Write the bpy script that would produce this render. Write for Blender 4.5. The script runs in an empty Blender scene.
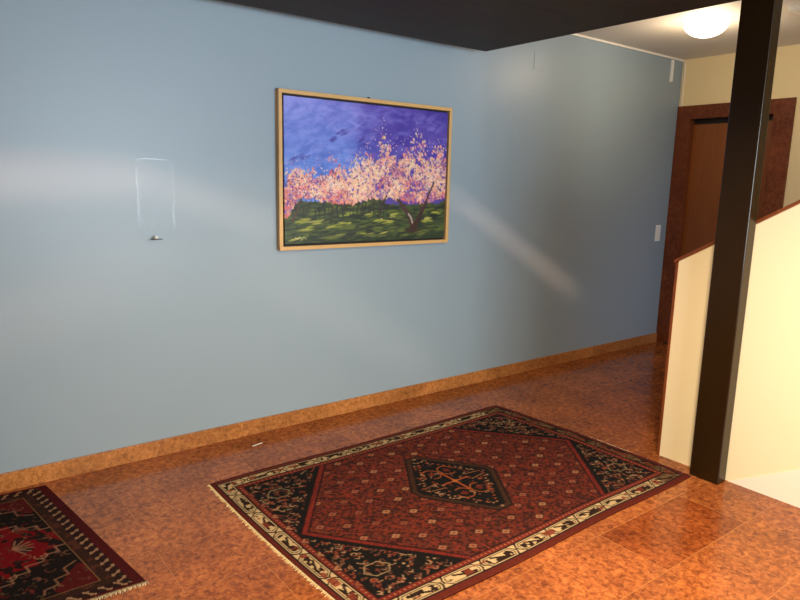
import bpy, bmesh, math, random
import numpy as np
from mathutils import Matrix, Vector

random.seed(7)
rng = np.random.default_rng(11)
scene = bpy.context.scene
COL = scene.collection

# ------------------------------------------------------------------ helpers
def srgb(r, g, b):
    def f(c):
        c /= 255.0
        return c / 12.92 if c <= .04045 else ((c + .055) / 1.055) ** 2.4
    return (f(r), f(g), f(b), 1.0)

def new_mat(name):
    m = bpy.data.materials.new(name)
    m.use_nodes = True
    nt = m.node_tree
    return m, nt, nt.nodes['Principled BSDF']

def plain(name, col, rough=.5, metal=0.0, noise=0.0, scale=40, bump=0.0, spec=.5, coat=0.0):
    """simple procedural material: base colour broken up by a little noise, optional bump"""
    m, nt, b = new_mat(name)
    b.inputs['Roughness'].default_value = rough
    b.inputs['Metallic'].default_value = metal
    b.inputs['Specular IOR Level'].default_value = spec
    b.inputs['Coat Weight'].default_value = coat
    b.inputs['Coat Roughness'].default_value = .08
    tc = nt.nodes.new('ShaderNodeTexCoord')
    n = nt.nodes.new('ShaderNodeTexNoise'); n.inputs['Scale'].default_value = scale
    n.inputs['Detail'].default_value = 4
    nt.links.new(tc.outputs['Object'], n.inputs['Vector'])
    mx = nt.nodes.new('ShaderNodeMix'); mx.data_type = 'RGBA'
    mx.inputs['A'].default_value = col
    mx.inputs['B'].default_value = tuple(c * (1 - noise) for c in col[:3]) + (1,)
    nt.links.new(n.outputs['Fac'], mx.inputs['Factor'])
    nt.links.new(mx.outputs['Result'], b.inputs['Base Color'])
    if bump:
        bp = nt.nodes.new('ShaderNodeBump'); bp.inputs['Strength'].default_value = bump
        bp.inputs['Distance'].default_value = .002
        nt.links.new(n.outputs['Fac'], bp.inputs['Height'])
        nt.links.new(bp.outputs['Normal'], b.inputs['Normal'])
    return m

def add_box(bm, x0, x1, y0, y1, z0, z1):
    vs = [bm.verts.new((x, y, z)) for z in (z0, z1) for x, y in ((x0, y0), (x1, y0), (x1, y1), (x0, y1))]
    for f in ((3, 2, 1, 0), (4, 5, 6, 7), (0, 1, 5, 4), (1, 2, 6, 5), (2, 3, 7, 6), (3, 0, 4, 7)):
        bm.faces.new([vs[i] for i in f])

def add_prism(bm, pts, axis, a0, a1):
    """closed outline pts (2D) extruded along axis 0/1/2 from a0 to a1"""
    def P(p, a):
        q = list(p); q.insert(axis, a); return q
    lo = [bm.verts.new(P(p, a0)) for p in pts]
    hi = [bm.verts.new(P(p, a1)) for p in pts]
    n = len(pts)
    bm.faces.new(lo); bm.faces.new(hi)
    for i in range(n):
        j = (i + 1) % n
        bm.faces.new((lo[i], lo[j], hi[j], hi[i]))
    bmesh.ops.recalc_face_normals(bm, faces=bm.faces[:])

def obj(name, bm, mat, parent=None, bevel=0.0, smooth=False, segs=2):
    bmesh.ops.recalc_face_normals(bm, faces=bm.faces[:])
    me = bpy.data.meshes.new(name)
    bm.to_mesh(me); bm.free()
    if smooth:
        for p in me.polygons: p.use_smooth = True
    me.materials.append(mat)
    o = bpy.data.objects.new(name, me)
    COL.objects.link(o)
    if parent is not None:
        o.parent = parent
        o.matrix_parent_inverse = Matrix.Translation(-Vector(parent.location))
    if bevel:
        md = o.modifiers.new('bevel', 'BEVEL'); md.width = bevel; md.segments = segs
        md.limit_method = 'ANGLE'; md.angle_limit = math.radians(40)
    return o

def boxo(name, x0, x1, y0, y1, z0, z1, mat, parent=None, bevel=0.0):
    bm = bmesh.new(); add_box(bm, x0, x1, y0, y1, z0, z1)
    return obj(name, bm, mat, parent, bevel)

def struct(o):
    o['kind'] = 'structure'
    return o

def thing(name, label, cat, loc):
    o = bpy.data.objects.new(name, None)
    o.empty_display_size = .1
    o.location = loc
    COL.objects.link(o)
    o['label'] = label; o['category'] = cat
    return o

def lathe(bm, prof, cx, cy, n=40):
    rings = []
    for r, z in prof:
        if r < 1e-5:
            rings.append([bm.verts.new((cx, cy, z))])
        else:
            rings.append([bm.verts.new((cx + r * math.cos(2 * math.pi * k / n), cy + r * math.sin(2 * math.pi * k / n), z)) for k in range(n)])
    for a, b in zip(rings[:-1], rings[1:]):
        for k in range(n):
            k2 = (k + 1) % n
            if len(a) == 1 and len(b) == 1: continue
            if len(a) == 1: bm.faces.new((a[0], b[k2], b[k]))
            elif len(b) == 1: bm.faces.new((a[k], a[k2], b[0]))
            else: bm.faces.new((a[k], a[k2], b[k2], b[k]))

# ------------------------------------------------------------------ materials
def wall_mat(name, col, rough, bump=.08, spec=.5):
    m, nt, b = new_mat(name)
    b.inputs['Roughness'].default_value = rough
    b.inputs['Specular IOR Level'].default_value = spec
    tc = nt.nodes.new('ShaderNodeTexCoord')
    n = nt.nodes.new('ShaderNodeTexNoise'); n.inputs['Scale'].default_value = 160; n.inputs['Detail'].default_value = 3
    n2 = nt.nodes.new('ShaderNodeTexNoise'); n2.inputs['Scale'].default_value = 1.4; n2.inputs['Detail'].default_value = 3
    nt.links.new(tc.outputs['Object'], n.inputs['Vector']); nt.links.new(tc.outputs['Object'], n2.inputs['Vector'])
    mx = nt.nodes.new('ShaderNodeMix'); mx.data_type = 'RGBA'
    mx.inputs['A'].default_value = col
    mx.inputs['B'].default_value = tuple(c * .94 for c in col[:3]) + (1,)
    nt.links.new(n2.outputs['Fac'], mx.inputs['Factor'])
    nt.links.new(mx.outputs['Result'], b.inputs['Base Color'])
    bp = nt.nodes.new('ShaderNodeBump'); bp.inputs['Strength'].default_value = bump; bp.inputs['Distance'].default_value = .001
    nt.links.new(n.outputs['Fac'], bp.inputs['Height']); nt.links.new(bp.outputs['Normal'], b.inputs['Normal'])
    return m

M_BLUE = wall_mat('blue_wall_paint', srgb(145, 162, 173), .4)
M_CREAM = wall_mat('cream_wall_paint', srgb(246, 224, 174), .55)
M_PARA = wall_mat('parapet_paint', srgb(252, 241, 208), .4)
M_INFILL = wall_mat('infill_paint', srgb(252, 248, 236), .45)
M_CEIL = wall_mat('ceiling_paint', srgb(226, 220, 212), .6)
M_WHITE = plain('white_trim_paint', srgb(240, 236, 226), .45, noise=.05)
M_PLASTIC = plain('white_plastic', srgb(238, 238, 232), .35, noise=.03)
M_STEEL = plain('dark_brown_column_paint', srgb(42, 27, 10), .24, noise=.12, scale=6, bump=.04, spec=.3)
M_HARD = plain('chrome_screw_metal', srgb(210, 210, 212), .18, metal=1.0)
M_FRAME = plain('pale_gold_wood', srgb(222, 176, 112), .38, noise=.22, scale=18, bump=.05)
M_LINER = plain('dark_shadow_gap', srgb(30, 20, 18), .7)
M_DARKMETAL = plain('dark_metal', srgb(40, 38, 34), .4, metal=.6)

def grain_mat(name, c1, c2, rough, stretch, scale=3.0, plank=None):
    m, nt, b = new_mat(name)
    b.inputs['Specular IOR Level'].default_value = .2 if plank else .5
    b.inputs['Roughness'].default_value = rough
    tc = nt.nodes.new('ShaderNodeTexCoord')
    mp = nt.nodes.new('ShaderNodeMapping'); mp.inputs['Scale'].default_value = stretch
    n = nt.nodes.new('ShaderNodeTexNoise'); n.inputs['Scale'].default_value = scale
    n.inputs['Detail'].default_value = 6; n.inputs['Distortion'].default_value = .6
    nt.links.new(tc.outputs['Object'], mp.inputs['Vector']); nt.links.new(mp.outputs['Vector'], n.inputs['Vector'])
    cr = nt.nodes.new('ShaderNodeValToRGB')
    cr.color_ramp.elements[0].position = .3; cr.color_ramp.elements[0].color = c1
    cr.color_ramp.elements[1].position = .7; cr.color_ramp.elements[1].color = c2
    nt.links.new(n.outputs['Fac'], cr.inputs['Fac'])
    nt.links.new(cr.outputs['Color'], b.inputs['Base Color'])
    if plank:                                           # narrow board joints across axis Y
        sp = nt.nodes.new('ShaderNodeSeparateXYZ'); nt.links.new(tc.outputs['Object'], sp.inputs['Vector'])
        md = nt.nodes.new('ShaderNodeMath'); md.operation = 'MODULO'; md.inputs[1].default_value = plank
        ab = nt.nodes.new('ShaderNodeMath'); ab.operation = 'ABSOLUTE'
        nt.links.new(sp.outputs['Y'], ab.inputs[0]); nt.links.new(ab.outputs[0], md.inputs[0])
        lt = nt.nodes.new('ShaderNodeMath'); lt.operation = 'GREATER_THAN'; lt.inputs[1].default_value = .004
        nt.links.new(md.outputs[0], lt.inputs[0])
        bp = nt.nodes.new('ShaderNodeBump'); bp.inputs['Distance'].default_value = .003; bp.inputs['Strength'].default_value = .6
        nt.links.new(lt.outputs[0], bp.inputs['Height']); nt.links.new(bp.outputs['Normal'], b.inputs['Normal'])
    return m

M_SOFFIT = grain_mat('dark_stained_boards', srgb(38, 27, 17), srgb(54, 38, 23), .55, (1, 12, 12), 2.0, plank=.12)
M_DOOR = grain_mat('door_veneer', srgb(128, 70, 26), srgb(142, 80, 32), .4, (14, 14, 1), 2.0)
M_CAP = grain_mat('cap_wood', srgb(112, 56, 24), srgb(136, 72, 32), .4, (10, 3, 3), 4.0)

def marble_mat(name, c_dark, c_mid, c_light, rough, tiles=False, scale=9.0):
    m, nt, b = new_mat(name)
    L = nt.links.new
    b.inputs['Roughness'].default_value = rough
    b.inputs['Specular IOR Level'].default_value = .26
    tc = nt.nodes.new('ShaderNodeTexCoord')
    src = tc.outputs['Object']
    n1 = nt.nodes.new('ShaderNodeTexNoise'); n1.inputs['Scale'].default_value = scale * .28; n1.inputs['Detail'].default_value = 5
    n2 = nt.nodes.new('ShaderNodeTexNoise'); n2.inputs['Scale'].default_value = scale * 3.2; n2.inputs['Detail'].default_value = 7
    n2.inputs['Distortion'].default_value = .9; n2.inputs['Roughness'].default_value = .62
    vo = nt.nodes.new('ShaderNodeTexVoronoi'); vo.feature = 'DISTANCE_TO_EDGE'; vo.inputs['Scale'].default_value = scale * 2.6
    wob = nt.nodes.new('ShaderNodeVectorMath'); wob.operation = 'ADD'
    n3 = nt.nodes.new('ShaderNodeTexNoise'); n3.inputs['Scale'].default_value = scale * 1.6; n3.inputs['Detail'].default_value = 4
    sc = nt.nodes.new('ShaderNodeVectorMath'); sc.operation = 'SCALE'; sc.inputs['Scale'].default_value = .09
    for n in (n1, n2, n3): L(src, n.inputs['Vector'])
    L(n3.outputs['Color'], sc.inputs[0]); L(src, wob.inputs[0]); L(sc.outputs[0], wob.inputs[1]); L(wob.outputs[0], vo.inputs['Vector'])
    cr = nt.nodes.new('ShaderNodeValToRGB')
    e = cr.color_ramp.elements
    e[0].position = .34; e[0].color = c_dark; e[1].position = .66; e[1].color = c_light
    k = e.new(.5); k.color = c_mid
    L(n2.outputs['Fac'], cr.inputs['Fac'])
    # cloudy large-scale tint
    mx = nt.nodes.new('ShaderNodeMix'); mx.data_type = 'RGBA'; mx.blend_type = 'MULTIPLY'
    cr1 = nt.nodes.new('ShaderNodeValToRGB')
    cr1.color_ramp.elements[0].position = .35; cr1.color_ramp.elements[0].color = (.74, .70, .68, 1)
    cr1.color_ramp.elements[1].position = .65; cr1.color_ramp.elements[1].color = (1.08, 1.06, 1.02, 1)
    L(n1.outputs['Fac'], cr1.inputs['Fac']); L(cr.outputs['Color'], mx.inputs['A']); L(cr1.outputs['Color'], mx.inputs['B'])
    mx.inputs['Factor'].default_value = 1.0
    # dark nodular veins
    cv = nt.nodes.new('ShaderNodeValToRGB')
    cv.color_ramp.elements[0].position = 0; cv.color_ramp.elements[0].color = (.62, .55, .5, 1)
    cv.color_ramp.elements[1].position = .09; cv.color_ramp.elements[1].color = (1, 1, 1, 1)
    L(vo.outputs['Distance'], cv.inputs['Fac'])
    mv = nt.nodes.new('ShaderNodeMix'); mv.data_type = 'RGBA'; mv.blend_type = 'MULTIPLY'
    mv.inputs['Factor'].default_value = .55
    L(mx.outputs['Result'], mv.inputs['A']); L(cv.outputs['Color'], mv.inputs['B'])
    out = mv.outputs['Result']
    if tiles:
        mp = nt.nodes.new('ShaderNodeMapping')
        mp.inputs['Location'].default_value = (-2.62 + .64 * 12, 2.222 + .32 * 20, 0)
        L(src, mp.inputs['Vector'])
        br = nt.nodes.new('ShaderNodeTexBrick')
        br.offset = .5; br.offset_frequency = 2; br.squash = 1
        br.inputs['Scale'].default_value = 1.0
        br.inputs['Brick Width'].default_value = .64
        br.inputs['Row Height'].default_value = .32
        br.inputs['Mortar Size'].default_value = .0015
        br.inputs['Mortar Smooth'].default_value = .2
        br.inputs['Color1'].default_value = (1.06, 1.05, 1.0, 1)
        br.inputs['Color2'].default_value = (.82, .76, .72, 1)
        br.inputs['Bias'].default_value = 0
        L(mp.outputs['Vector'], br.inputs['Vector'])
        mt = nt.nodes.new('ShaderNodeMix'); mt.data_type = 'RGBA'; mt.blend_type = 'MULTIPLY'; mt.inputs['Factor'].default_value = 1
        # one slab: redder vein, and the column's dark reflection painted into its colour
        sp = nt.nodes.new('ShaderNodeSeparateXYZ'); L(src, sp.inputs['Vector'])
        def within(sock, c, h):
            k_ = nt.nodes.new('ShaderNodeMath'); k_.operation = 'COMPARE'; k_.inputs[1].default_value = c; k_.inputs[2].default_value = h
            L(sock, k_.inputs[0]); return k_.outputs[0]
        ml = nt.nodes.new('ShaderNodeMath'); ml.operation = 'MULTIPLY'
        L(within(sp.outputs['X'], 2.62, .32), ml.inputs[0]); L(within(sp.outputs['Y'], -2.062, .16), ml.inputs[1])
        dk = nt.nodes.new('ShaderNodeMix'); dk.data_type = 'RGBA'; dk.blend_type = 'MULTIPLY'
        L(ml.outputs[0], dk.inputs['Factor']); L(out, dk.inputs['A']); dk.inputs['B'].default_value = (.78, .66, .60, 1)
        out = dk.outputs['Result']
        L(out, mt.inputs['A']); L(br.outputs['Color'], mt.inputs['B'])
        mj = nt.nodes.new('ShaderNodeMix'); mj.data_type = 'RGBA'
        jf = nt.nodes.new('ShaderNodeMath'); jf.operation = 'MULTIPLY'; jf.inputs[1].default_value = .75
        L(br.outputs['Fac'], jf.inputs[0]); L(jf.outputs[0], mj.inputs['Factor'])
        L(mt.outputs['Result'], mj.inputs['A']); mj.inputs['B'].default_value = srgb(188, 122, 70)
        out = mj.outputs['Result']
        bp = nt.nodes.new('ShaderNodeBump'); bp.invert = True
        bp.inputs['Strength'].default_value = .25; bp.inputs['Distance'].default_value = .001
        L(br.outputs['Fac'], bp.inputs['Height']); L(bp.outputs['Normal'], b.inputs['Normal'])
    L(out, b.inputs['Base Color'])
    return m

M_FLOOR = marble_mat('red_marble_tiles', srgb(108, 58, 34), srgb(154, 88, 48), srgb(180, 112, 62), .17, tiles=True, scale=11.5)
M_BASE = marble_mat('ochre_marble_skirting', srgb(142, 90, 48), srgb(180, 118, 64), srgb(198, 136, 80), .3, scale=14)
M_SURR = marble_mat('brown_marble_surround', srgb(100, 52, 30), srgb(124, 66, 38), srgb(138, 78, 46), .3, scale=12)

def attr_mat(name, rough, bump_scale, bump, spec=.3, sheen=0.0):
    m, nt, b = new_mat(name)
    at = nt.nodes.new('ShaderNodeVertexColor'); at.layer_name = 'pattern'
    nt.links.new(at.outputs['Color'], b.inputs['Base Color'])
    b.inputs['Roughness'].default_value = rough
    b.inputs['Specular IOR Level'].default_value = spec
    b.inputs['Sheen Weight'].default_value = sheen
    tc = nt.nodes.new('ShaderNodeTexCoord')
    n = nt.nodes.new('ShaderNodeTexNoise'); n.inputs['Scale'].default_value = bump_scale; n.inputs['Detail'].default_value = 2
    nt.links.new(tc.outputs['Object'], n.inputs['Vector'])
    bp = nt.nodes.new('ShaderNodeBump'); bp.inputs['Strength'].default_value = bump; bp.inputs['Distance'].default_value = .002
    nt.links.new(n.outputs['Fac'], bp.inputs['Height']); nt.links.new(bp.outputs['Normal'], b.inputs['Normal'])
    return m

M_RUG = attr_mat('woven_wool_pile', .95, 260, .5, spec=.1)
M_CANVAS = attr_mat('oil_paint_on_canvas', .42, 150, .55, spec=.4)
M_BIND = plain('pale_binding_wool', srgb(250, 238, 208), .9, noise=.15, scale=90)
M_FRINGE = plain('cream_fringe_wool', srgb(226, 200, 150), .9, noise=.35, scale=90)

# thin clear acrylic: mostly see-through, with a mirror-like sheen on it
def acrylic(name, refl, tint):
    m = bpy.data.materials.new(name); m.use_nodes = True
    nt = m.node_tree; nt.nodes.clear()
    o = nt.nodes.new('ShaderNodeOutputMaterial')
    t = nt.nodes.new('ShaderNodeBsdfTransparent'); t.inputs['Color'].default_value = tint
    g = nt.nodes.new('ShaderNodeBsdfGlossy'); g.inputs['Roughness'].default_value = .03
    fr = nt.nodes.new('ShaderNodeFresnel'); fr.inputs['IOR'].default_value = 1.35
    ad = nt.nodes.new('ShaderNodeMath'); ad.operation = 'MULTIPLY_ADD'; ad.inputs[1].default_value = 0; ad.inputs[2].default_value = refl
    nt.links.new(fr.outputs[0], ad.inputs[0])
    mx = nt.nodes.new('ShaderNodeMixShader')
    nt.links.new(ad.outputs[0], mx.inputs[0]); nt.links.new(t.outputs[0], mx.inputs[1]); nt.links.new(g.outputs[0], mx.inputs[2])
    nt.links.new(mx.outputs[0], o.inputs['Surface'])
    return m
M_ACR = acrylic('clear_acrylic', .0002, (.998, .999, .999, 1))
M_ACR_EDGE = acrylic('clear_acrylic_edge', .014, (1, 1, 1, 1))

def emit_mat(name, col, strength):
    m = bpy.data.materials.new(name); m.use_nodes = True
    nt = m.node_tree; nt.nodes.clear()
    o = nt.nodes.new('ShaderNodeOutputMaterial'); e = nt.nodes.new('ShaderNodeEmission')
    e.inputs['Color'].default_value = col; e.inputs['Strength'].default_value = strength
    nt.links.new(e.outputs[0], o.inputs['Surface'])
    return m
M_LAMP = emit_mat('lit_opal_glass', (1.0, .82, .58, 1), 7.0)

# ------------------------------------------------------------------ the setting
ZC = 2.653; XD = 5.84; XL = -2.6; YR = -5.6
XP = 3.31
ZS = 2.365                                      # underside of the dark landing
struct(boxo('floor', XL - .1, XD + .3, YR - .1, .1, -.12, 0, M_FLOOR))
struct(boxo('wall_left', XL - .1, XD + .3, 0, .12, 0, ZC + .1, M_BLUE))
struct(boxo('ceiling', XL - .1, XD + .3, YR - .1, 0, ZC, ZC + .12, M_CEIL))
struct(boxo('ceiling_landing', XL, 3.205, YR, -.125, ZS, ZS + .2, M_SOFFIT, bevel=.004))
# far wall with the doorway (opening y -.13..-.86, z 0..2.12)
bm = bmesh.new()
add_box(bm, XD, XD + .3, YR, -.86, 0, ZC)
add_box(bm, XD, XD + .3, -.86, -.13, 2.125, ZC)
add_box(bm, XD, XD + .3, -.13, 0, 0, ZC)
struct(obj('wall_back', bm, M_CREAM))
# rear wall (behind the camera) with a window opening, and the wall at the left end
bm = bmesh.new()
WX0, WX1, WZ0, WZ1 = .7, 3.2, .75, 2.2
add_box(bm, XL, WX0, YR - .15, YR, 0, ZC)
add_box(bm, WX1, XD, YR - .15, YR, 0, ZC)
add_box(bm, WX0, WX1, YR - .15, YR, 0, WZ0)
add_box(bm, WX0, WX1, YR - .15, YR, WZ1, ZC)
struct(obj('wall_front', bm, M_CREAM))
struct(boxo('wall_right', XL - .12, XL, YR, 0, 0, ZC, M_CREAM))
bm = bmesh.new()
for x0, x1, z0, z1 in ((WX0, WX0 + .06, WZ0, WZ1), (WX1 - .06, WX1, WZ0, WZ1), (WX0, WX1, WZ0, WZ0 + .06), (WX0, WX1, WZ1 - .06, WZ1), (1.92, 1.98, WZ0, WZ1)):
    add_box(bm, x0, x1, YR - .1, YR - .04, z0, z1)
struct(obj('window_1', bm, M_WHITE))
# skirting and cornice
struct(boxo('baseboard_left', XL, XD - .02, -.013, 0, 0, .0906, M_BASE, bevel=.002))
struct(boxo('trim_1', 3.0, XD, -.016, 0, ZC - .016, ZC, M_WHITE, bevel=.003))
struct(boxo('trim_2', XD - .012, XD, -.03, -.022, 2.24, ZC - .022, M_WHITE))

# doorway: marble surround, recessed veneered leaf
door = bpy.data.objects.new('door_1', None); COL.objects.link(door); door.location = (XD, -.5, 0); struct(door)
bm = bmesh.new()
add_box(bm, XD - .02, XD + .16, -1.015, -.855, 0, 2.24)
add_box(bm, XD - .02, XD + .16, -.86, -.135, 2.12, 2.24)
add_box(bm, XD - .02, XD + .16, -.135, -.001, 0, 2.24)
obj('surround', bm, M_SURR, door, bevel=.003)
leaf = boxo('door_leaf', XD + .05, XD + .095, -.83, -.136, .012, 2.075, M_DOOR, door, bevel=.002)
bm = bmesh.new()
add_box(bm, XD + .06, XD + .11, -.856, -.828, .0, 2.12)
add_box(bm, XD + .06, XD + .11, -.828, -.134, 2.072, 2.121)
obj('recess_shade', bm, M_LINER, door)  # dark strips painting in the shade at the recess top and side
bm = bmesh.new()
add_box(bm, XD + .01, XD + .05, -.79, -.776, 1.0, 1.014)
add_box(bm, XD + .0, XD + .014, -.79, -.67, 1.0, 1.014)
obj('handle', bm, M_HARD, leaf, bevel=.003)
boxo('threshold', XD - .03, XD + .14, -.86, -.09, 0, .012, M_LINER, door, bevel=.002)

# stair parapet: cream board with sloping top, wooden cap and end strip, under-stair infill
TH = .09
def ztop(y): return 1.105 + (-1.56 - y) * .588
para = bmesh.new()
Y0, Y1 = -1.572, -4.0
add_prism(para, [(Y0, 0), (Y1, 0), (Y1, ztop(Y1)), (Y0, ztop(Y0))], 0, XP, XP + TH)
par = struct(obj('wall_stair', para, M_PARA))
bm = bmesh.new()
t = .018
add_prism(bm, [(Y0 + .022, ztop(Y0 + .022)), (Y1, ztop(Y1)), (Y1, ztop(Y1) + t), (Y0 + .022, ztop(Y0 + .022) + t)], 0, XP - .012, XP + TH + .012)
obj('cap', bm, M_CAP, par, bevel=.003)
bm = bmesh.new()
add_box(bm, XP - .006, XP + TH + .006, Y0, Y0 + .014, 0, ztop(Y0 + .02) + .002)
obj('end_strip', bm, M_CAP, par, bevel=.002)
bm = bmesh.new()
add_prism(bm, [(-1.962, .0), (Y1, .0), (Y1, (-1.962 - Y1) * .587)], 0, XP - .004, XP + .01)
obj('stair_infill', bm, M_INFILL, par)

# ------------------------------------------------------------------ steel column
bm = bmesh.new()
add_box(bm, 3.212, 3.292, -1.958, -1.803, .0, ZC)
colm = obj('steel_column', bm, M_STEEL, bevel=.006, segs=3)
colm['label'] = 'tall dark brown steel column standing in front of the cream stair parapet'
colm['category'] = 'column'

# ------------------------------------------------------------------ painted grids (rugs and canvas)
def S(*c): return np.array(c, float)

class Pic:
    """a small procedural drawing board in metres: u to the right, v downwards"""
    def __init__(s, L, W, cell):
        s.L, s.W = L, W
        s.nu, s.nv = int(round(L / cell)) + 1, int(round(W / cell)) + 1
        s.U, s.V = np.meshgrid(np.linspace(0, L, s.nu), np.linspace(0, W, s.nv))
        s.C = np.zeros((s.nv, s.nu, 3))
        s.cell = cell
    def fill(s, mask, col, a=1.0):
        s.C[mask] = s.C[mask] * (1 - a) + np.asarray(col, float) * a
    def win(s, u0, u1, v0, v1):
        i0 = max(int(u0 / s.L * (s.nu - 1)) - 1, 0); i1 = min(int(u1 / s.L * (s.nu - 1)) + 3, s.nu)
        j0 = max(int(v0 / s.W * (s.nv - 1)) - 1, 0); j1 = min(int(v1 / s.W * (s.nv - 1)) + 3, s.nv)
        return slice(j0, j1), slice(i0, i1)
    def line(s, a, b, w, col, al=1.0, clip=None, soft=.6):
        a = np.asarray(a, float); b = np.asarray(b, float)
        m = w + s.cell * 2
        J, I = s.win(min(a[0], b[0]) - m, max(a[0], b[0]) + m, min(a[1], b[1]) - m, max(a[1], b[1]) + m)
        U, V = s.U[J, I], s.V[J, I]
        if U.size == 0: return
        d = b - a; L2 = max(d @ d, 1e-12)
        t = np.clip(((U - a[0]) * d[0] + (V - a[1]) * d[1]) / L2, 0, 1)
        dist = np.hypot(U - a[0] - t * d[0], V - a[1] - t * d[1])
        k = np.clip((w / 2 - dist) / (s.cell * soft) + .5, 0, 1) * al
        if clip is not None: k = k * clip[J, I]
        k = k[..., None]
        s.C[J, I] = s.C[J, I] * (1 - k) + np.asarray(col, float) * k
    def poly(s, pts, w, col, al=1.0, clip=None):
        for a, b in zip(pts[:-1], pts[1:]): s.line(a, b, w, col, al, clip)
    def blob(s, u, v, ru, rv, col, al=1.0, rot=0.0, clip=None, diamond=False):
        m = max(ru, rv) + s.cell * 2
        J, I = s.win(u - m, u + m, v - m, v + m)
        U, V = s.U[J, I] - u, s.V[J, I] - v
        if U.size == 0: return
        c, sn = math.cos(rot), math.sin(rot)
        x, y = (U * c + V * sn) / ru, (-U * sn + V * c) / rv
        d = np.abs(x) + np.abs(y) if diamond else np.hypot(x, y)
        k = np.clip((1 - d) * min(ru, rv) / (s.cell * .7) + .5, 0, 1) * al
        if clip is not None: k = k * clip[J, I]
        k = k[..., None]
        s.C[J, I] = s.C[J, I] * (1 - k) + np.asarray(col, float) * k

def smooth_noise(U, V, su, sv, seed, octs=3):
    r = np.random.default_rng(seed)
    out = np.zeros_like(U); amp = 1; tot = 0
    for o in range(octs):
        n = 64
        g = r.random((n, n))
        x = (U / su) % n; y = (V / sv) % n
        i = x.astype(int) % n; j = y.astype(int) % n
        fx = x - np.floor(x); fy = y - np.floor(y)
        fx = fx * fx * (3 - 2 * fx); fy = fy * fy * (3 - 2 * fy)
        i2 = (i + 1) % n; j2 = (j + 1) % n
        out += amp * ((g[j, i] * (1 - fx) + g[j, i2] * fx) * (1 - fy) + (g[j2, i] * (1 - fx) + g[j2, i2] * fx) * fy)
        tot += amp; amp *= .5; su /= 2; sv /= 2
    return out / tot

def grid_obj(name, pic, posfn, thick, mat, parent, normal, gain=1.0):
    """sheet of real thickness; top vertices carry the drawing as a colour attribute"""
    nu, nv = pic.nu, pic.nv
    top = posfn(pic.U, pic.V).reshape(-1, 3)
    ring = list(range(nu)) + [j * nu + nu - 1 for j in range(1, nv)] + [(nv - 1) * nu + i for i in range(nu - 2, -1, -1)] + [j * nu for j in range(nv - 2, 0, -1)]
    low = top[ring] - np.asarray(normal) * thick
    co = np.vstack([top, low])
    i, j = np.meshgrid(np.arange(nu - 1), np.arange(nv - 1))
    a = (j * nu + i).ravel()
    quads = np.stack([a, a + nu, a + nu + 1, a + 1], 1)
    n = len(ring); base = nu * nv
    rg = np.array(ring)
    side = np.stack([rg, np.roll(rg, -1), base + (np.arange(n) + 1) % n, base + np.arange(n)], 1)
    faces = np.vstack([quads, side])
    me = bpy.data.meshes.new(name)
    me.vertices.add(len(co)); me.vertices.foreach_set('co', co.ravel())
    nb = len(faces) * 4
    me.loops.add(nb + n); me.polygons.add(len(faces) + 1)
    me.loops.foreach_set('vertex_index', np.concatenate([faces.ravel(), base + np.arange(n)]).astype(np.int32))
    me.polygons.foreach_set('loop_start', np.concatenate([np.arange(len(faces)) * 4, [nb]]).astype(np.int32))
    me.update(calc_edges=True)
    me.validate()
    at = me.color_attributes.new('pattern', 'BYTE_COLOR', 'POINT')
    cols = np.ones((len(co), 4), np.float32)
    c = np.clip(pic.C.reshape(-1, 3) / 255.0 * gain, 0, 1)
    cols[:base, :3] = c; cols[base:, :3] = c[ring] * .8
    at.data.foreach_set('color_srgb', cols.ravel())
    me.materials.append(mat)
    o = bpy.data.objects.new(name, me); COL.objects.link(o)
    if parent is not None:
        o.parent = parent; o.matrix_parent_inverse = Matrix.Translation(-Vector(parent.location))
    return o

def fringe(name, P0, P1, out, parent, n, length, mat, z=.006):
    """hundreds of short wool strands along one end of a rug, one mesh"""
    bm = bmesh.new()
    P0 = Vector(P0); P1 = Vector(P1); out = Vector(out)
    al = (P1 - P0).normalized()
    for k in range(n):
        c = P0.lerp(P1, (k + .5) / n)
        l = length * random.uniform(.55, 1.25)
        sw = random.uniform(-.35, .35)
        w = (P1 - P0).length / n * .62
        pts = [c - out * .004, c + out * l * .5 + al * sw * l * .3, c + out * l + al * sw * l]
        zs = [z, z * .8, .0025]
        rows = []
        for p, zz, ww in zip(pts, zs, (w, w * .9, w * .55)):
            rows.append([bm.verts.new((p.x + al.x * q * ww / 2, p.y + al.y * q * ww / 2, h)) for q, h in ((-1, zz * .5), (0, zz + .002), (1, zz * .5), (0, max(zz * .3, .0006)))])
        for a, b in zip(rows[:-1], rows[1:]):
            for i in range(4): bm.faces.new((a[i], a[(i + 1) % 4], b[(i + 1) % 4], b[i]))
        bm.faces.new(rows[0]); bm.faces.new(rows[-1])
    return obj(name, bm, mat, parent)

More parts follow.
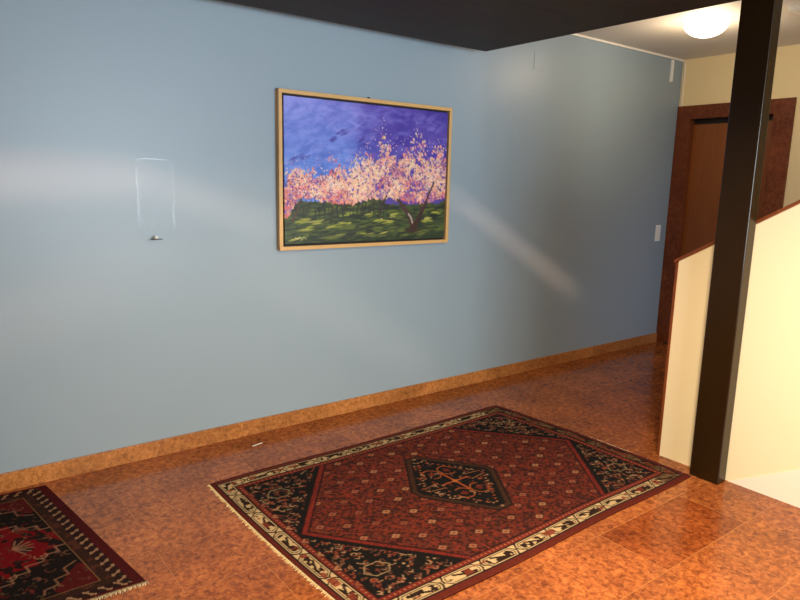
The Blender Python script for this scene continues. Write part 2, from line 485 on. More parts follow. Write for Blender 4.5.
# ------------------------------------------------------------------ the large rug
def big_rug_picture():
    L, W = 2.07, 1.35
    p = Pic(L, W, .0042)
    U, V = p.U, p.V
    RED, DRED, BRIGHT = S(118, 49, 39), S(84, 28, 26), S(158, 46, 38)
    BLACK, CREAM, BROWN, PINK, ORANGE = S(24, 21, 22), S(238, 206, 162), S(74, 46, 34), S(206, 138, 112), S(190, 92, 54)
    p.C[:] = RED
    e = np.minimum.reduce([U + .012, L + .006 - U])          # distance from the ends
    g = np.minimum(V, W - V)                               # distance from the sides
    d = np.minimum(e, g)
    # outer red guard
    p.fill(d < .034, S(112, 40, 34)); p.fill(d < .012, S(96, 34, 30))
    p.fill((V > W - .024), S(112, 40, 28))
    for k in range(140):                                   # dots in the guard stripes
        u = .03 + k * .0148
        for v in (.022, W - .042):
            p.blob(u, v, .0042, .0042, S(176, 120, 84), .8, diamond=True)
    # cream main border: bands along four sides
    def band(a, b, inside):
        per = .205
        q = (a % per) / per
        bc = np.abs(b - .5)
        hx = np.abs(q - .5) / .47 + np.maximum(0, bc - .10) * .62 + (b - .5) * (q - .5) * .5
        dark = (np.abs(hx - 1.0) < .05)                      # chevron-ended compartments
        dark |= (np.abs(hx - .84) < .028) & (bc < .40)
        dark |= (np.abs(bc - .36) < .045) & (hx < .84)
        wob_ = smooth_noise(a, b * .066, .028, .020, 13, 2)
        dark |= (hx < .74) & (bc < .29) & (wob_ > .50)       # hooked figures inside
        dark |= (np.abs(b - .5 + (q - .5) * 1.2) < .09) & (hx < .5)
        return dark & inside
    B0, BW = .036, .066
    Ln = (d > B0) & (d < B0 + BW)
    p.fill(Ln, CREAM)
    horiz = g < e
    bb = np.clip((d - B0) / BW, 0, 1)
    along = np.where(horiz, U + .04, V + .02)
    p.fill(Ln & (U > 1.88), S(140, 106, 74)); p.fill(band(along, bb, Ln), S(52, 32, 26))  # right-end border browner: nap shading of the pile painted into the colour
    fl = smooth_noise(U, V, .05, .05, 3, 2)
    p.fill(Ln & (fl > .64) & (bb > .25) & (bb < .75), S(150, 62, 44), .8)
    p.fill((np.abs(d - B0) < .004) | (np.abs(d - B0 - BW) < .004), BLACK, .85)
    # inner red guard with dots
    G1 = B0 + BW
    p.fill((d > G1 + .004) & (d < G1 + .032), S(134, 46, 36))
    for k in range(78):
        u = .14 + k * .0232
        for v in (G1 + .018, W - G1 - .018):
            p.blob(u, v, .0062, .0055, PINK if k % 2 else S(196, 150, 110), .85, diamond=True)
    for k in range(48):
        v = .14 + k * .0232
        for u in (G1 + .006, L - G1 - .012):
            p.blob(u, v, .0055, .0062, PINK if k % 2 else S(196, 150, 110), .85, diamond=True)
    p.fill(np.abs(d - G1 - .034) < .003, BLACK, .9)
    FI = G1 + .036
    field = d > FI
    u0, u1, v0, v1 = FI - .012, L + .006 - FI, FI, W - FI
    vm = (v0 + v1) / 2
    # field: brick red with a small dark all-over figure
    r = np.random.default_rng(5)
    cu, cv = (U / .0125).astype(int), (V / .0125).astype(int)
    h = (np.sin(cu * 12.9898 + cv * 78.233) * 43758.5453) % 1
    p.fill(field & (h < .36), S(58, 27, 26), .75)
    p.fill(field & (h > .84), S(156, 56, 36), .75)
    p.fill(field & (h > .50) & (h < .56), S(96, 50, 40), .7)
    # lattice of pale flower heads
    row = 0
    v = v0 + .03
    while v < v1:
        u = u0 + (.0 if row % 2 else .105)
        while u < u1:
            uu, vv = u + r.normal(0, .004), v + r.normal(0, .003)
            p.blob(uu, vv, .032, .028, S(66, 27, 26), .85, diamond=True)
            cc = [S(186, 118, 92), S(170, 100, 80), S(196, 138, 104), S(160, 84, 64)][r.integers(4)]
            p.blob(uu, vv, .025, .020, cc, .95, diamond=True)
            p.blob(uu, vv, .007, .0055, S(120, 40, 34), 1, diamond=True)
            u += .21
        v += .062; row += 1
    # four dark spandrels; their slanted edge is a red twill stripe
    au, av = .42, vm - v0
    du = np.minimum(U - u0, u1 - U); dv = np.minimum(V - v0, v1 - V)
    f = du / au + dv / (av - .0)
    sc = 1 / math.hypot(1 / au, 1 / av)
    sd = (1 - f) * sc                                     # metres inside the spandrel
    sp = field & (sd > 0)
    p.fill(field & (sd > -.040) & (sd < -.034), BLACK, .85)
    p.fill(field & (sd > -.034) & (sd < -.008), S(84, 28, 26))
    tw = ((U * 1.0 + V * 1.0) / .016) % 1
    p.fill(field & (sd > -.030) & (sd < -.011), S(152, 48, 40))
    p.fill(field & (sd > -.030) & (sd < -.011) & (tw < .35), S(90, 30, 28), .8)
    p.fill(field & (sd > -.008) & (sd < .02), S(30, 22, 22))
    p.fill(sp, BLACK)
    spf = (sp & (sd > .016)).astype(float)
    pal = [S(190, 134, 104), S(176, 84, 58), S(150, 62, 50), S(206, 166, 130), S(120, 74, 62), S(176, 106, 82)]
    def motifs(n, clip, ub, vb):
        for _ in range(n):
            u, v = r.uniform(*ub), r.uniform(*vb)
            c = pal[r.integers(len(pal))]; k = r.integers(5); a = r.uniform(0, 6.28)
            s = r.uniform(.009, .017)
            if k == 0:
                p.blob(u, v, s * .75, s * .55, c, .9, a, clip, diamond=True)
                p.blob(u, v, s * .3, s * .25, S(60, 26, 24), .9, a, clip)
            elif k == 1:
                pts = [(u + s * math.cos(a + q) * (1 - q * .12), v + s * math.sin(a + q) * (1 - q * .12)) for q in np.linspace(0, 4.2, 8)]
                p.poly(pts, .0052, c, .9, clip)
            elif k == 2:
                p.line((u, v), (u + s * 1.7 * math.cos(a), v + s * 1.7 * math.sin(a)), .0062, c, .9, clip)
            elif k == 3:
                pts = [(u - s, v - s * .5), (u, v + s * .5), (u + s, v - s * .5)]
                p.poly(pts, .005, c, .9, clip)
            else:
                p.blob(u, v, s * .42, s * .42, c, .9, 0, clip)
    for ub in ((u0, u0 + au), (u1 - au, u1)):
        for vb in ((v0, vm), (vm, v1)):
            motifs(430, spf, ub, vb)
            cu_ = u0 + .11 if ub[0] == u0 else u1 - .11
            cv_ = v0 + .15 if vb[0] == v0 else v1 - .15
            hexa = [(cu_ + .06 * math.cos(q), cv_ + .045 * math.sin(q)) for q in np.linspace(0, 2 * math.pi, 7)]
            p.poly(hexa, .005, S(196, 170, 130), .9, spf)
    # central hexagonal medallion
    mu, mv = 1.015, .675
    X, Y = np.abs(U - mu), np.abs(V - mv)
    md = np.maximum((X / .275 + Y / .40 - 1) / math.hypot(1 / .275, 1 / .40), np.maximum(Y - .335, X - .255))
    p.fill(md < .008, S(44, 26, 24))
    p.fill(md < -.004, BROWN); p.fill(md < -.022, S(60, 34, 28)); p.fill(md < -.027, BLACK)
    core = (md < -.034).astype(float)
    for su in (-1, 1):                                     # beaded inner outline
        for sv in (-1, 1):
            for t_ in np.linspace(.06, .94, 11):
                p.blob(mu + su * .195 * (1 - t_) , mv + sv * .29 * t_, .009, .007, ORANGE if int(t_ * 20) % 2 else S(200, 140, 96), .95, 0, core, diamond=True)
            pts = [(mu + su * (.05 + .045 * math.cos(q)), mv + sv * (.12 + .05 * math.sin(q))) for q in np.linspace(0, 5.2, 14)]
            p.poly(pts, .0075, S(184, 92, 52), .95, core)
            p.blob(mu + su * .05, mv + sv * .12, .018, .02, S(120, 44, 34), .9, 0, core)
            p.line((mu + su * .09, mv + sv * .03), (mu + su * .17, mv + sv * .02), .006, S(196, 130, 90), .9, core)
    motifs(170, core, (mu - .22, mu + .22), (mv - .3, mv + .3))
    p.line((mu, mv - .10), (mu, mv + .10), .011, S(206, 96, 50), 1, core)
    p.line((mu - .085, mv), (mu + .085, mv), .011, S(206, 96, 50), 1, core)
    p.blob(mu, mv, .02, .02, S(214, 120, 66), 1, 0, core, diamond=True)
    for sv in (-1, 1):
        p.blob(mu, mv + sv * .318, .012, .01, S(190, 150, 120), .9, 0, None, diamond=True)
    # wool mottling (abrash)
    ab = smooth_noise(U, V, .9, .16, 9, 3)
    p.C *= (.90 + .2 * ab)[..., None]
    p.C += r.normal(0, 5.5, U.shape)[..., None]
    return p

A_, B_, C_, D_ = (np.array(q) for q in ((1.090, -.497), (3.118, -.470), (3.192, -1.823), (1.140, -1.850)))
def big_rug_pos(U, V):
    u, v = U / 2.07, V / 1.35
    P = ((1 - u) * (1 - v))[..., None] * A_ + (u * (1 - v))[..., None] * B_ + (u * v)[..., None] * C_ + ((1 - u) * v)[..., None] * D_
    bow = .028 * np.sin(np.pi * v) * u ** 2 - .018 * np.sin(np.pi * v) * (1 - u) ** 2
    wav = .006 * np.sin(u * 9) * (1 - v) + .005 * np.sin(u * 11 + 1) * v
    z = .0085 + .0012 * np.sin(u * 14 + v * 5) + .0008 * np.sin(v * 17)
    return np.stack([P[..., 0] + bow, P[..., 1] + wav, z], -1)

rug = thing('persian_rug', 'large red Persian rug with dark hexagonal medallion, lying beside the column', 'rug', (2.13, -1.16, 0))
grid_obj('pile', big_rug_picture(), big_rug_pos, .0075, M_RUG, rug, (0, 0, 1), gain=(.69, .68, .65))
def edge_fringe(end, n, length, sign):
    # follow the bowed end in short pieces, joined in one mesh
    bm = bmesh.new()
    for k in range(n):
        v = np.array([(k + .5) / n * 1.35]); u = np.array([0.0 if end == 0 else 2.07])
        c = big_rug_pos(u, v)[0]
        l = length * random.uniform(.55, 1.3); sw = random.uniform(-.5, .5) * l
        w = 1.35 / n * .62
        prev = None
        for t_, zz, ww in ((-.15, .008, w), (.5, .006, w * .95), (1.0, .003, w * .6)):
            x = c[0] + sign * l * t_; y = c[1] - max(t_, 0) * sw
            rg = [bm.verts.new((x, y + q * ww / 2, h)) for q, h in ((-1, zz * .5), (0, zz), (1, zz * .5), (0, .0007))]
            if prev:
                for i in range(4): bm.faces.new((prev[i], prev[(i + 1) % 4], rg[(i + 1) % 4], rg[i]))
            else: bm.faces.new(rg)
            prev = rg
        bm.faces.new(prev)
    return obj('fringe', bm, M_FRINGE, rug)
edge_fringe(0, 260, .014, -1)
edge_fringe(1, 240, .011, 1)

# ------------------------------------------------------------------ the smaller rug at the left
RW, RL = 1.075, 1.5                                        # v runs along world -Y (away from the wall), u = distance from the right edge
def small_rug_picture():
    p = Pic(RL, RW, .0042)
    U, V = p.U, p.V
    r = np.random.default_rng(21)
    MAROON, RED, BLACK, CREAM, BROWN = S(82, 18, 24), S(128, 8, 18), S(26, 18, 18), S(176, 140, 116), S(84, 54, 40)
    p.C[:] = BLACK
    gs = np.minimum(U, RL - U); ge = np.minimum(V, RW - V)
    d = np.minimum(gs, ge + .025)
    # plain maroon guard, zigzag border, brown band
    p.fill(d < .045, MAROON)
    zb = (d >= .038) & (d < .082)
    p.fill(zb, S(46, 24, 24))
    al = np.where(gs < ge + .025, V, U)
    b = (d - .038) / .044
    q = (al / .052) % 1
    zig = ((np.abs(b - (q - .15) * 1.5) < .15) & (q < .8)) | ((np.abs(b - .2) < .1) & (q > .1) & (q < .5)) | ((np.abs(b - .82) < .1) & (q > .45) & (q < .85))
    p.fill(zb & zig, CREAM)
    p.fill((d >= .082) & (d < .120), S(58, 34, 28)); vn = smooth_noise(U, V, .03, .03, 77, 2); p.fill((d >= .088) & (d < .114) & (vn > .6), S(98, 52, 42), .8)
    p.fill(np.abs(d - .121) < .0028, S(140, 104, 72))
    field = d > .124
    cu, cv = RL / 2, RW / 2
    # stepped red lozenge reaching the border at mid side
    stp = .05
    Us = np.abs(np.floor((U - cu) / stp) + .5) * stp; Vs = np.abs(np.floor((V - cv) / stp) + .5) * stp
    loz = Us / (cu - .14) + Vs / (cv - .12)
    p.fill(field & (loz < 1.27), S(84, 18, 24)); 
    p.fill(field & (loz < 1.20), RED)
    edge = field & (loz >= 1.20) & (loz < 1.42)
    p.fill(edge, BLACK)
    ff = field.astype(float)
    # cream hooked outline of the lozenge
    for su in (-1, 1):
        for sv in (-1, 1):
            n = 11
            pts = []
            for k in range(n + 1):
                t_ = k / n
                x = cu + su * (cu - .15) * 1.2 * (1 - t_); y = cv + sv * (cv - .12) * 1.2 * t_
                pts.append((x, y)); 
                if k < n: pts.append((x, cv + sv * (cv - .12) * 1.2 * (t_ + 1 / n)))
            p.poly(pts, .0085, S(166, 122, 104), .9, ff)
            for k in range(1, n, 2):
                x, y = pts[2 * k]
                arc = [(x + su * .022 * math.cos(w_), y + sv * .022 * math.sin(w_)) for w_ in np.linspace(-.6, 3.6, 8)]
                p.poly(arc, .0065, S(176, 136, 112), .9, ff)
            # corner spandrel patch in red with a cream outline
            x0, y0 = cu + su * (cu - .14), cv + sv * (cv - .12)
            tri = (np.abs(U - x0) / .13 + np.abs(V - y0) / .15 < 1) & field
            p.fill(tri, S(92, 20, 24))
            p.poly([(x0 - su * .16, y0), (x0 - su * .15, y0 - sv * .03), (x0 - su * .10, y0 - sv * .04), (x0 - su * .10, y0 - sv * .08), (x0 - su * .05, y0 - sv * .09), (x0 - su * .05, y0 - sv * .14), (x0, y0 - sv * .17)], .008, S(160, 112, 94), .9, ff)
    # dark leafy figures over the red ground
    inl = (field & (loz < 1.16)).astype(float)
    for _ in range(260):
        u, v = r.uniform(.14, RL - .14), r.uniform(.12, RW - .12)
        p.blob(u, v, r.uniform(.012, .042), r.uniform(.008, .02), S(30, 18, 18), .9, r.uniform(0, 3.14), inl)
    # scattered pale figures
    for _ in range(900):
        u, v = r.uniform(.13, RL - .13), r.uniform(.1, RW - .1)
        c = [S(150, 110, 92), S(120, 70, 60), S(96, 84, 66), S(130, 24, 30), S(104, 60, 44)][r.integers(5)]
        k = r.integers(3); s = r.uniform(.008, .018); a = r.uniform(0, 6.28)
        if k == 0: p.blob(u, v, s * .5, s * .4, c, .8, a, ff, diamond=True)
        elif k == 1: p.poly([(u + s * math.cos(a + w_), v + s * math.sin(a + w_)) for w_ in np.linspace(0, 3.8, 7)], .005, c, .8, ff)
        else: p.line((u, v), (u + s * math.cos(a), v + s * math.sin(a)), .006, c, .8, ff)
    # central medallion
    for k in range(3):
        rr = .24 - k * .07
        p.poly([(cu + rr * 1.2 * math.cos(w_) * (1 + .12 * math.cos(8 * w_)), cv + rr * math.sin(w_) * (1 + .12 * math.cos(8 * w_))) for w_ in np.linspace(0, 6.283, 50)], .009, [S(170, 130, 108), S(120, 20, 26), S(160, 120, 100)][k], .9)
    for rad in ((.30, .0), (.46, .02)):                    # pale palmettes either side of the middle
        for su in (-1, 1):
            for w_ in np.linspace(-1.2, 1.2, 7):
                x = cu + su * rad[0]
                p.line((x, cv + rad[1]), (x + su * .07 * math.cos(w_), cv + rad[1] + .07 * math.sin(w_)), .008, S(172, 128, 108), .9, ff)
    p.C += r.normal(0, 4.5, U.shape)[..., None]
    p.C *= (.92 + .16 * smooth_noise(U, V, .5, .2, 31))[..., None]
    return p
TR, BR = np.array((.438, -.062)), np.array((.603, -1.122))   # right-hand corners on the floor
ED = (BR - TR) / np.linalg.norm(BR - TR)
def small_rug_pos(U, V):
    v = V / RW
    P = TR + ED * (V * (np.linalg.norm(BR - TR) / RW))[..., None]
    x = P[..., 0] - U
    y = P[..., 1] + .012 * U + .003 * np.sin(U * 9)
    z = .0085 + .001 * np.sin(U * 12 + V * 7)
    return np.stack([x, y, z], -1)
rug2 = thing('persian_rug', 'dark maroon and black Persian rug cut off by the left edge, near the skirting', 'rug', (-.2, -.6, 0))
grid_obj('pile', small_rug_picture(), small_rug_pos, .0075, M_RUG, rug2, (0, 0, 1), gain=(.74, .70, .66))
e0 = small_rug_pos(np.array([0.0]), np.array([RW]))[0]; e1 = small_rug_pos(np.array([RL]), np.array([RW]))[0]
fringe('fringe', (e0[0] + .004, e0[1], 0), (e1[0], e1[1], 0), (0, -1, 0), rug2, 420, .013, M_BIND, z=.009)

# ------------------------------------------------------------------ the framed orchard painting
PX0, PX1, PZ0, PZ1 = 1.7184, 3.0049, 1.0892, 1.9919
def painting_picture():
    L, W = PX1 - PX0 - .07, PZ1 - PZ0 - .07
    p = Pic(L, W, .0034)
    U, V = p.U, p.V
    s, t = U / L, V / W
    r = np.random.default_rng(3)
    # sky
    left, mid, deep = S(138, 142, 224), S(96, 130, 214), S(74, 58, 158)
    n = smooth_noise(U, V, .28, .16, 5, 4); n2 = smooth_noise(U, V, .12, .09, 6, 3)
    k = np.clip((s - .28) / .3 + (n - .5) * 1.2, 0, 1)[..., None]
    base = left * (1 - np.clip(t * 2.2, 0, 1))[..., None] + mid * np.clip(t * 2.2, 0, 1)[..., None]
    p.C = base * (1 - k) + deep * k
    p.C += ((n2 - .5) * 70)[..., None] * np.array([1, .95, .7])
    for _ in range(420):                                   # cloudy strokes
        x, y = r.random(), r.random() * .62
        c = (S(124, 118, 206) if r.random() < .45 else S(70, 62, 164)) if x > .42 else (S(150, 156, 230) if r.random() < .5 else S(84, 108, 200))
        p.blob(x * L, y * W, r.uniform(.02, .06), r.uniform(.006, .018), c, .28, r.uniform(-.7, .3))
    for x, y in ((.26, .27), (.33, .2), (.31, .22), (.43, .26), (.45, .28), (.06, .42), (.11, .4)):
        [p.blob(x * L + r.normal(0, .014), y * W + r.normal(0, .008), r.uniform(.012, .03), r.uniform(.005, .01), S(66, 58, 148), .35, -.5) for _ in range(5)]
    # meadow
    hz = .69 + .015 * np.sin(s * 9)
    gm = t > hz
    gcol = S(46, 58, 42) * (1 - n2)[..., None] * 1.15 + S(78, 92, 48) * n2[..., None]
    p.C[gm] = gcol[gm]
    for _ in range(620):
        x, y = r.random(), r.uniform(.71, 1.0)
        c = [S(58, 72, 48), S(40, 50, 40), S(98, 108, 50), S(70, 86, 52), S(34, 42, 40)][r.integers(5)]
        p.blob(x * L, y * W, r.uniform(.02, .06), r.uniform(.004, .009), c, .75, r.uniform(-.22, .1))
    for x, y, w in ((.10, .845, .06), (.17, .85, .05), (.27, .885, .05), (.12, .90, .06), (.33, .865, .04), (.55, .84, .05), (.48, .80, .04), (.62, .86, .04), (.25, .965, .08), (.08, .965, .05), (.48, .955, .05), (.55, .96, .05), (.35, .79, .05), (.86, .84, .04), (.88, .86, .04), (.93, .80, .04), (.72, .96, .04), (.83, .955, .05), (.65, .80, .04)):
        for q in range(5):
            p.blob((x + r.normal(0, .018)) * L, (y + r.normal(0, .008)) * W, w * r.uniform(.4, .9), r.uniform(.003, .0065), [S(168, 172, 62), S(142, 150, 58), S(186, 178, 92)][r.integers(3)], .7, r.uniform(-.25, .05))
    for _ in range(110):                                   # dark far tree line and trunks
        x = r.uniform(.03, .62); y = r.uniform(.67, .77)
        p.line((x * L, y * W), (x * L + r.normal(0, .004), (y + r.uniform(.02, .07)) * W), .008, [S(44, 50, 44), S(58, 54, 46), S(40, 44, 40)][r.integers(3)], .7)
    p.fill((t > .95) & (n > .4), S(38, 52, 40), .5)
    # purple gaps beneath the crowns at the right
    for _ in range(60):
        p.blob(r.uniform(.6, .95) * L, r.uniform(.64, .72) * W, .03, .012, S(88, 70, 170), .7, r.uniform(-.4, .4))
    # trunk
    br = S(70, 48, 40)
    def limb(pts, w0, w1, c):
        m = len(pts) - 1
        for i in range(m):
            a = (pts[i][0] * L, pts[i][1] * W); b = (pts[i + 1][0] * L, pts[i + 1][1] * W)
            p.line(a, b, w0 + (w1 - w0) * i / m, c, .92)
    def trunks():
        limb([(.775, .93), (.765, .86), (.735, .79), (.70, .74), (.655, .66), (.62, .58)], .042, .012, br)
        limb([(.775, .93), (.80, .86), (.835, .78), (.86, .71), (.885, .63), (.92, .54)], .036, .012, S(62, 42, 40))
        limb([(.735, .79), (.76, .83), (.77, .87)], .012, .012, S(176, 168, 156))
        limb([(.835, .78), (.81, .70), (.80, .60)], .012, .007, br)
        limb([(.555, .79), (.56, .73), (.60, .66), (.62, .60)], .014, .007, S(60, 46, 46))
        limb([(.56, .73), (.535, .68)], .01, .007, S(60, 46, 46))
        limb([(.04, .84), (.07, .76), (.09, .66)], .014, .008, S(82, 56, 50))
    trunks()
    p.blob(.775 * L, .925 * W, .07, .018, S(56, 44, 36), .8)
    # blossom
    px = np.array([0, .05, .12, .20, .24, .27, .30, .34, .38, .42, .46, .50, .54, .565, .59, .62, .66, .70, .73, .76, .785, .82, .85, .89, .92, .96, 1.0])
    pt = np.array([.48, .46, .49, .46, .44, .38, .44, .47, .41, .37, .31, .26, .21, .11, .21, .28, .29, .26, .24, .22, .15, .20, .28, .31, .27, .22, .30])
    bt = lambda x: .695 + (.14 * max(0, 1 - x / .07)) - .02 * math.sin(x * 14)
    cols = [S(240, 190, 156), S(234, 168, 142), S(220, 130, 122), S(246, 212, 184), S(206, 104, 106), S(236, 180, 164), S(226, 150, 146)]
    gaps = [S(110, 82, 166), S(84, 70, 160), S(150, 106, 158), S(176, 120, 150)]
    dens = smooth_noise(U, V, .10, .08, 41, 2)
    def dn(x, y): return dens[min(int(y * (p.nv - 1)), p.nv - 1), min(int(x * (p.nu - 1)), p.nu - 1)]
    for layer, (cnt, lo, hi) in enumerate(((900, .012, .026), (2600, .006, .014))):
        for _ in range(cnt):
            x = r.random(); top = np.interp(x, px, pt) + r.normal(0, .02); y0 = bt(x)
            f = r.random() ** .75
            y = top + (y0 - top) * f
            q = dn(x, y)
            if f < .36 and (r.random() < .2 + (.36 - f) * .9 or q < .40): continue
            if layer == 0 and f < .25: continue
            if q > .56: c = cols[[0, 3, 0, 5][r.integers(4)]]
            elif q > .44: c = cols[[0, 1, 5, 6][r.integers(4)]]
            else: c = cols[[2, 4, 6, 1][r.integers(4)]] if r.random() < .72 else gaps[r.integers(4)]
            if r.random() < (.16 if x > .5 else .07): c = gaps[r.integers(4)]
            p.blob(x * L, min(y, .985) * W, r.uniform(lo, hi), r.uniform(lo, hi) * .62, c + r.normal(0, 8, 3), .88, r.uniform(0, 3.14))
    for _ in range(420):                                   # dark flecks and twigs in the crowns
        x = r.random(); top = np.interp(x, px, pt); y = top + (bt(x) - top) * r.uniform(.2, 1)
        p.blob(x * L, y * W, r.uniform(.003, .008), r.uniform(.002, .005), [S(92, 62, 132), S(120, 64, 84), S(74, 58, 140)][r.integers(3)], .8, r.uniform(0, 3.14))
    for _ in range(260):                                   # pale highlights
        x = r.random(); top = np.interp(x, px, pt); y = top + (bt(x) - top) * r.uniform(0, .9)
        p.blob(x * L, y * W, r.uniform(.003, .007), r.uniform(.002, .004), S(252, 226, 200), .9, r.uniform(0, 3.14))
    for _ in range(90):                                    # loose petals above the crowns
        x = r.random(); y = np.interp(x, px, pt) - abs(r.normal(0, .035))
        p.blob(x * L, y * W, .004, .003, S(214, 176, 196), .85, r.uniform(0, 3.14))
    limb([(.835, .78), (.86, .71), (.885, .63), (.915, .55)], .020, .008, S(70, 48, 58))
    limb([(.735, .79), (.70, .74), (.665, .69)], .020, .012, S(76, 56, 56))
    limb([(.555, .80), (.56, .73), (.595, .66)], .014, .008, S(62, 46, 52))
    # pale brush squiggle low at the left
    sq = [(.055 + .012 * i, .958 + (.010 if i % 2 else -.006)) for i in range(6)]
    for a, b in zip(sq[:-1], sq[1:]): p.line((a[0] * L, a[1] * W), (b[0] * L, b[1] * W), .004, S(190, 186, 150), .8)
    p.C += r.normal(0, 4, U.shape)[..., None]
    return p
pic = thing('framed_painting', 'framed oil painting of pink blossoming trees hanging on the blue wall', 'painting', ((PX0 + PX1) / 2, -.02, PZ0))
FW = .022
bm = bmesh.new()
for x0, x1, z0, z1 in ((PX0, PX1, PZ0, PZ0 + FW), (PX0, PX1, PZ1 - FW, PZ1), (PX0, PX0 + FW, PZ0 + FW, PZ1 - FW), (PX1 - FW, PX1, PZ0 + FW, PZ1 - FW)):
    add_box(bm, x0, x1, -.040, -.004, z0, z1)
bmesh.ops.remove_doubles(bm, verts=bm.verts[:], dist=1e-5)
obj('frame', bm, M_FRAME, pic, bevel=.0025)
boxo('shadow_gap', PX0 + FW - .001, PX1 - FW + .001, -.012, -.004, PZ0 + FW - .001, PZ1 - FW + .001, M_LINER, pic)
gp = painting_picture()
def canvas_pos(U, V):
    return np.stack([PX0 + .035 + U, np.full_like(U, -.034), PZ1 - .035 - V], -1)
grid_obj('canvas', gp, canvas_pos, .02, M_CANVAS, pic, (0, -1, 0))
bm = bmesh.new()
lathe(bm, [(0, 0), (.009, 0), (.009, .004), (.005, .012), (0, .014)], (PX0 + PX1) / 2 - .02, -.012, 14)
for v in bm.verts: v.co.z += PZ1 - .002
obj('hanger', bm, M_DARKMETAL, pic, smooth=True)

# ------------------------------------------------------------------ clear acrylic wall holder
HX0, HX1, HZ0, HZ1 = .948, 1.126, 1.176, 1.584
hold = thing('acrylic_wall_holder', 'empty clear acrylic leaflet holder mounted on the blue wall left of the painting', 'holder', ((HX0 + HX1) / 2, 0, HZ0))
boxo('back_panel', HX0, HX1, -.005, -.002, HZ0, HZ1, M_ACR, hold)
boxo('front_panel', HX0, HX1, -.034, -.031, HZ0 + .004, HZ1 - .02, M_ACR, hold)
bm = bmesh.new()
def strip(x0, x1, z0, z1, y0=-.034, y1=-.002): add_box(bm, x0, x1, y0, y1, z0, z1)
strip(HX0 - .0, HX0 + .003, HZ0 + .012, HZ1 - .012)
strip(HX1 - .003, HX1, HZ0 + .012, HZ1 - .012)
strip(HX0 + .012, HX1 - .012, HZ0, HZ0 + .003)
for sx, xa, xb in ((1, HX0, HX0 + .012), (-1, HX1, HX1 - .012)):          # bevelled lower corners
    add_prism(bm, [(xa, HZ0 + .012), (xb, HZ0), (xb, HZ0 + .003), (xa + sx * .003, HZ0 + .0135)], 1, -.034, -.002)
strip(HX0 + .02, HX1 - .03, HZ1 - .003, HZ1, -.006, -.002)
obj('side_walls', bm, M_ACR_EDGE, hold)
bm = bmesh.new()
cxh = (HX0 + HX1) / 2 - .012
lathe(bm, [(0, 0), (.0085, 0), (.0085, .003), (.006, .006), (0, .007)], 0, 0, 20)
for v in bm.verts:
    v.co = Vector((cxh + v.co.x, -.034 - v.co.z, HZ0 + .014 + v.co.y))
obj('screw', bm, M_PLASTIC, hold, smooth=True)
bm = bmesh.new()
add_box(bm, cxh - .03, cxh + .03, -.037, -.034, HZ0 + .001, HZ0 + .006)
obj('clip', bm, M_DARKMETAL, hold, bevel=.001)

# ------------------------------------------------------------------ light switch plate
sw = thing('light_switch', 'white light switch plate on the blue wall beside the far doorway', 'switch', (5.665, 0, .998))
boxo('plate', 5.640, 5.718, -.009, 0, .998, 1.150, M_PLASTIC, sw, bevel=.003)
for z in (1.012, 1.079):
    boxo('rocker', 5.652, 5.706, -.014, -.008, z, z + .056, M_PLASTIC, sw, bevel=.002)

# ------------------------------------------------------------------ small wall and ceiling fittings
tr = boxo('cable_trunking', 5.642, 5.668, -.018, 0, 2.44, ZC - .022, M_PLASTIC, bevel=.002)
tr['label'] = 'short white cable trunking running down from the ceiling edge near the far corner'
tr['category'] = 'cable cover'
cp = boxo('cover_plate', 3.826, 3.944, -.0025, .004, 2.338, 2.468, M_BLUE, bevel=.001)
cp['label'] = 'square blank cover plate painted blue like the wall, high right of the painting'
cp['category'] = 'cover plate'
ht = boxo('ceiling_hatch', 4.62, 5.15, -1.95, -1.405, ZC - .028, ZC, M_WHITE, bevel=.003)
ht['label'] = 'flat white square panel on the ceiling at the top right corner'
ht['category'] = 'ceiling panel'
ps = boxo('paper_scrap', -.034, .034, -.004, .004, 0.0006, .002, M_PLASTIC)
ps.location = (1.50, -.163, 0); ps.rotation_euler = (0, 0, .2)
ps['label'] = 'tiny white paper scrap on the floor near the skirting below the painting'
ps['category'] = 'paper'

LX, LY = 4.58, -.885
lamp = thing('ceiling_lamp', 'round lit ceiling lamp with opal bowl on the white hall ceiling', 'lamp', (LX, LY, ZC))
bm = bmesh.new()
lathe(bm, [(0, ZC), (.12, ZC), (.12, ZC - .022), (.0, ZC - .022)], LX, LY, 48)
obj('base', bm, M_WHITE, lamp, smooth=False)
bm = bmesh.new()
prof = [(.148 * math.cos(a), ZC - .016 - .10 * math.sin(a)) for a in np.linspace(0, math.pi / 2 - .001, 12)]
prof[-1] = (0, prof[-1][1])
lathe(bm, prof, LX, LY, 48)
obj('glass_bowl', bm, M_LAMP, lamp, smooth=True)

# ------------------------------------------------------------------ lights
def area(name, loc, target, sx, sy, watts, col, spread=180, shape='RECTANGLE', rot=0.0):
    l = bpy.data.lights.new(name, 'AREA'); l.shape = shape; l.size = sx
    if shape in ('RECTANGLE', 'ELLIPSE'): l.size_y = sy
    l.energy = watts; l.color = col; l.spread = math.radians(spread)
    o = bpy.data.objects.new(name, l); COL.objects.link(o)
    d = Vector(target) - Vector(loc)
    q = d.to_track_quat('-Z', 'Y')
    o.matrix_world = Matrix.Translation(loc) @ q.to_matrix().to_4x4() @ Matrix.Rotation(rot, 4, 'Z')
    return o
WARM = (1.0, .76, .46)
area('landing_downlight', (1.55, -2.75, ZS - .02), (1.55, -2.75, 0), .45, .45, 122, WARM, shape='DISK', spread=150)
area('window_daylight', ((WX0 + WX1) / 2, YR - .02, 1.5), ((WX0 + WX1) / 2 + .1, 0, 2.5), 2.3, 1.35, 99, (.79, .92, 1.0), spread=110)
area('blue_patch_fill', (4.9, -3.6, 1.3), (5.4, 0, .3), .8, .8, 2.0, (.5, .66, 1.0), spread=60)  # added unseen lamp without a window, tints the lower right wall blue
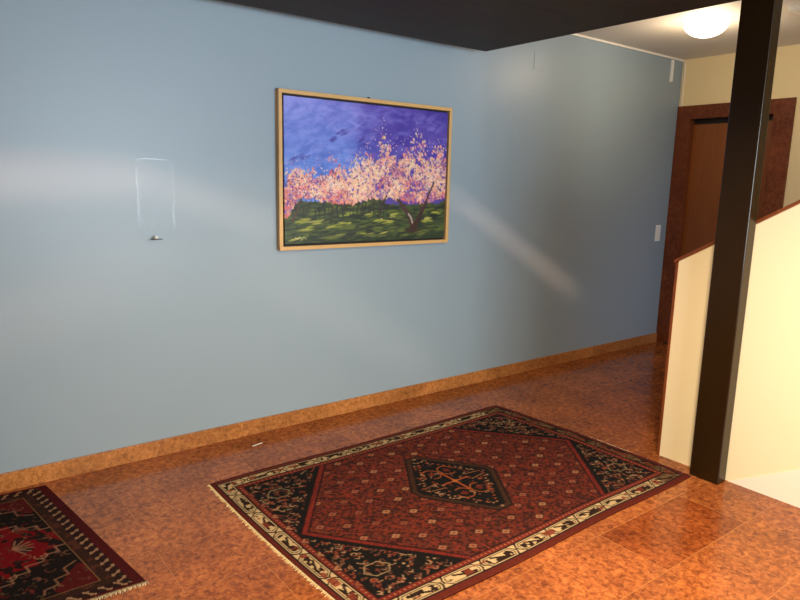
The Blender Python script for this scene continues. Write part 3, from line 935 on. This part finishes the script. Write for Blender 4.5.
pl = bpy.data.lights.new('hall_lamp_bulb', 'POINT'); pl.energy = 15; pl.color = (1, .78, .5); pl.shadow_soft_size = .12
po = bpy.data.objects.new('hall_lamp_bulb', pl); COL.objects.link(po); po.location = (LX, LY, ZC - .20)
# added strip lamps, no opening behind them, laying warm streaks on the blue wall
def streak_strip(name, a, b, y, width, watts, col, spread, dx=0.0):
    (xa, za), (xb, zb) = a, b
    c = ((xa + xb) / 2 + dx, y, (za + zb) / 2)
    l = bpy.data.lights.new(name, 'AREA'); l.shape = 'RECTANGLE'
    l.size = math.hypot(xb - xa, zb - za); l.size_y = width
    l.energy = watts; l.color = col; l.spread = math.radians(spread)
    o = bpy.data.objects.new(name, l); COL.objects.link(o)
    o.matrix_world = Matrix.Translation(c) @ Matrix.Rotation(math.atan2(dx, -y), 4, 'Z') @ Matrix.Rotation(-math.atan2(zb - za, xb - xa), 4, 'Y') @ Matrix.Rotation(math.pi / 2, 4, 'X')
    return o
SUN = (1.0, .66, .44)
streak_strip('streak_lamp', (-.5, 1.46), (.95, 1.49), -5.0, .02, .22, SUN, 4.2)
streak_strip('streak_lamp', (.9, 1.50), (1.75, 1.22), -5.0, .02, .09, SUN, 3.4)
streak_strip('streak_lamp', (3.08, 1.42), (4.55, .58), -4.5, .015, .20, SUN, 2.8, dx=.98)
streak_strip('streak_lamp', (1.5, 1.10), (3.0, .12), -5.0, .05, .16, SUN, 6)
streak_strip('streak_lamp', (0.0, .70), (1.0, 1.0), -5.0, .05, .08, SUN, 6)
w = bpy.data.worlds.new('world'); scene.world = w; w.use_nodes = True
w.node_tree.nodes['Background'].inputs['Color'].default_value = (.55, .7, .9, 1)
w.node_tree.nodes['Background'].inputs['Strength'].default_value = .35

# ------------------------------------------------------------------ camera
yaw, pit, rol, foc = .654, .1806, .0233, 649.84
f = Vector((math.sin(yaw) * math.cos(pit), math.cos(yaw) * math.cos(pit), -math.sin(pit)))
r_ = Vector((math.cos(yaw), -math.sin(yaw), 0)); u_ = r_.cross(f)
rx = math.cos(rol) * r_ + math.sin(rol) * u_
ux = -math.sin(rol) * r_ + math.cos(rol) * u_
cam = bpy.data.cameras.new('camera'); co = bpy.data.objects.new('camera', cam); COL.objects.link(co)
cam.sensor_width = 36; cam.sensor_fit = 'HORIZONTAL'; cam.lens = foc / 800 * 36
cam.clip_start = .05
Mx = Matrix((rx, ux, -f)).transposed().to_4x4()
co.matrix_world = Matrix.Translation((0, -3.429, 1.5)) @ Mx
scene.camera = co

vs = scene.view_settings
vs.view_transform = 'Standard'; vs.look = 'None'; vs.gamma = 1; vs.use_curve_mapping = False
vs.exposure = 0.0
scene.cycles.use_denoising = True
scene.cycles.max_bounces = 8
scene.cycles.transparent_max_bounces = 32
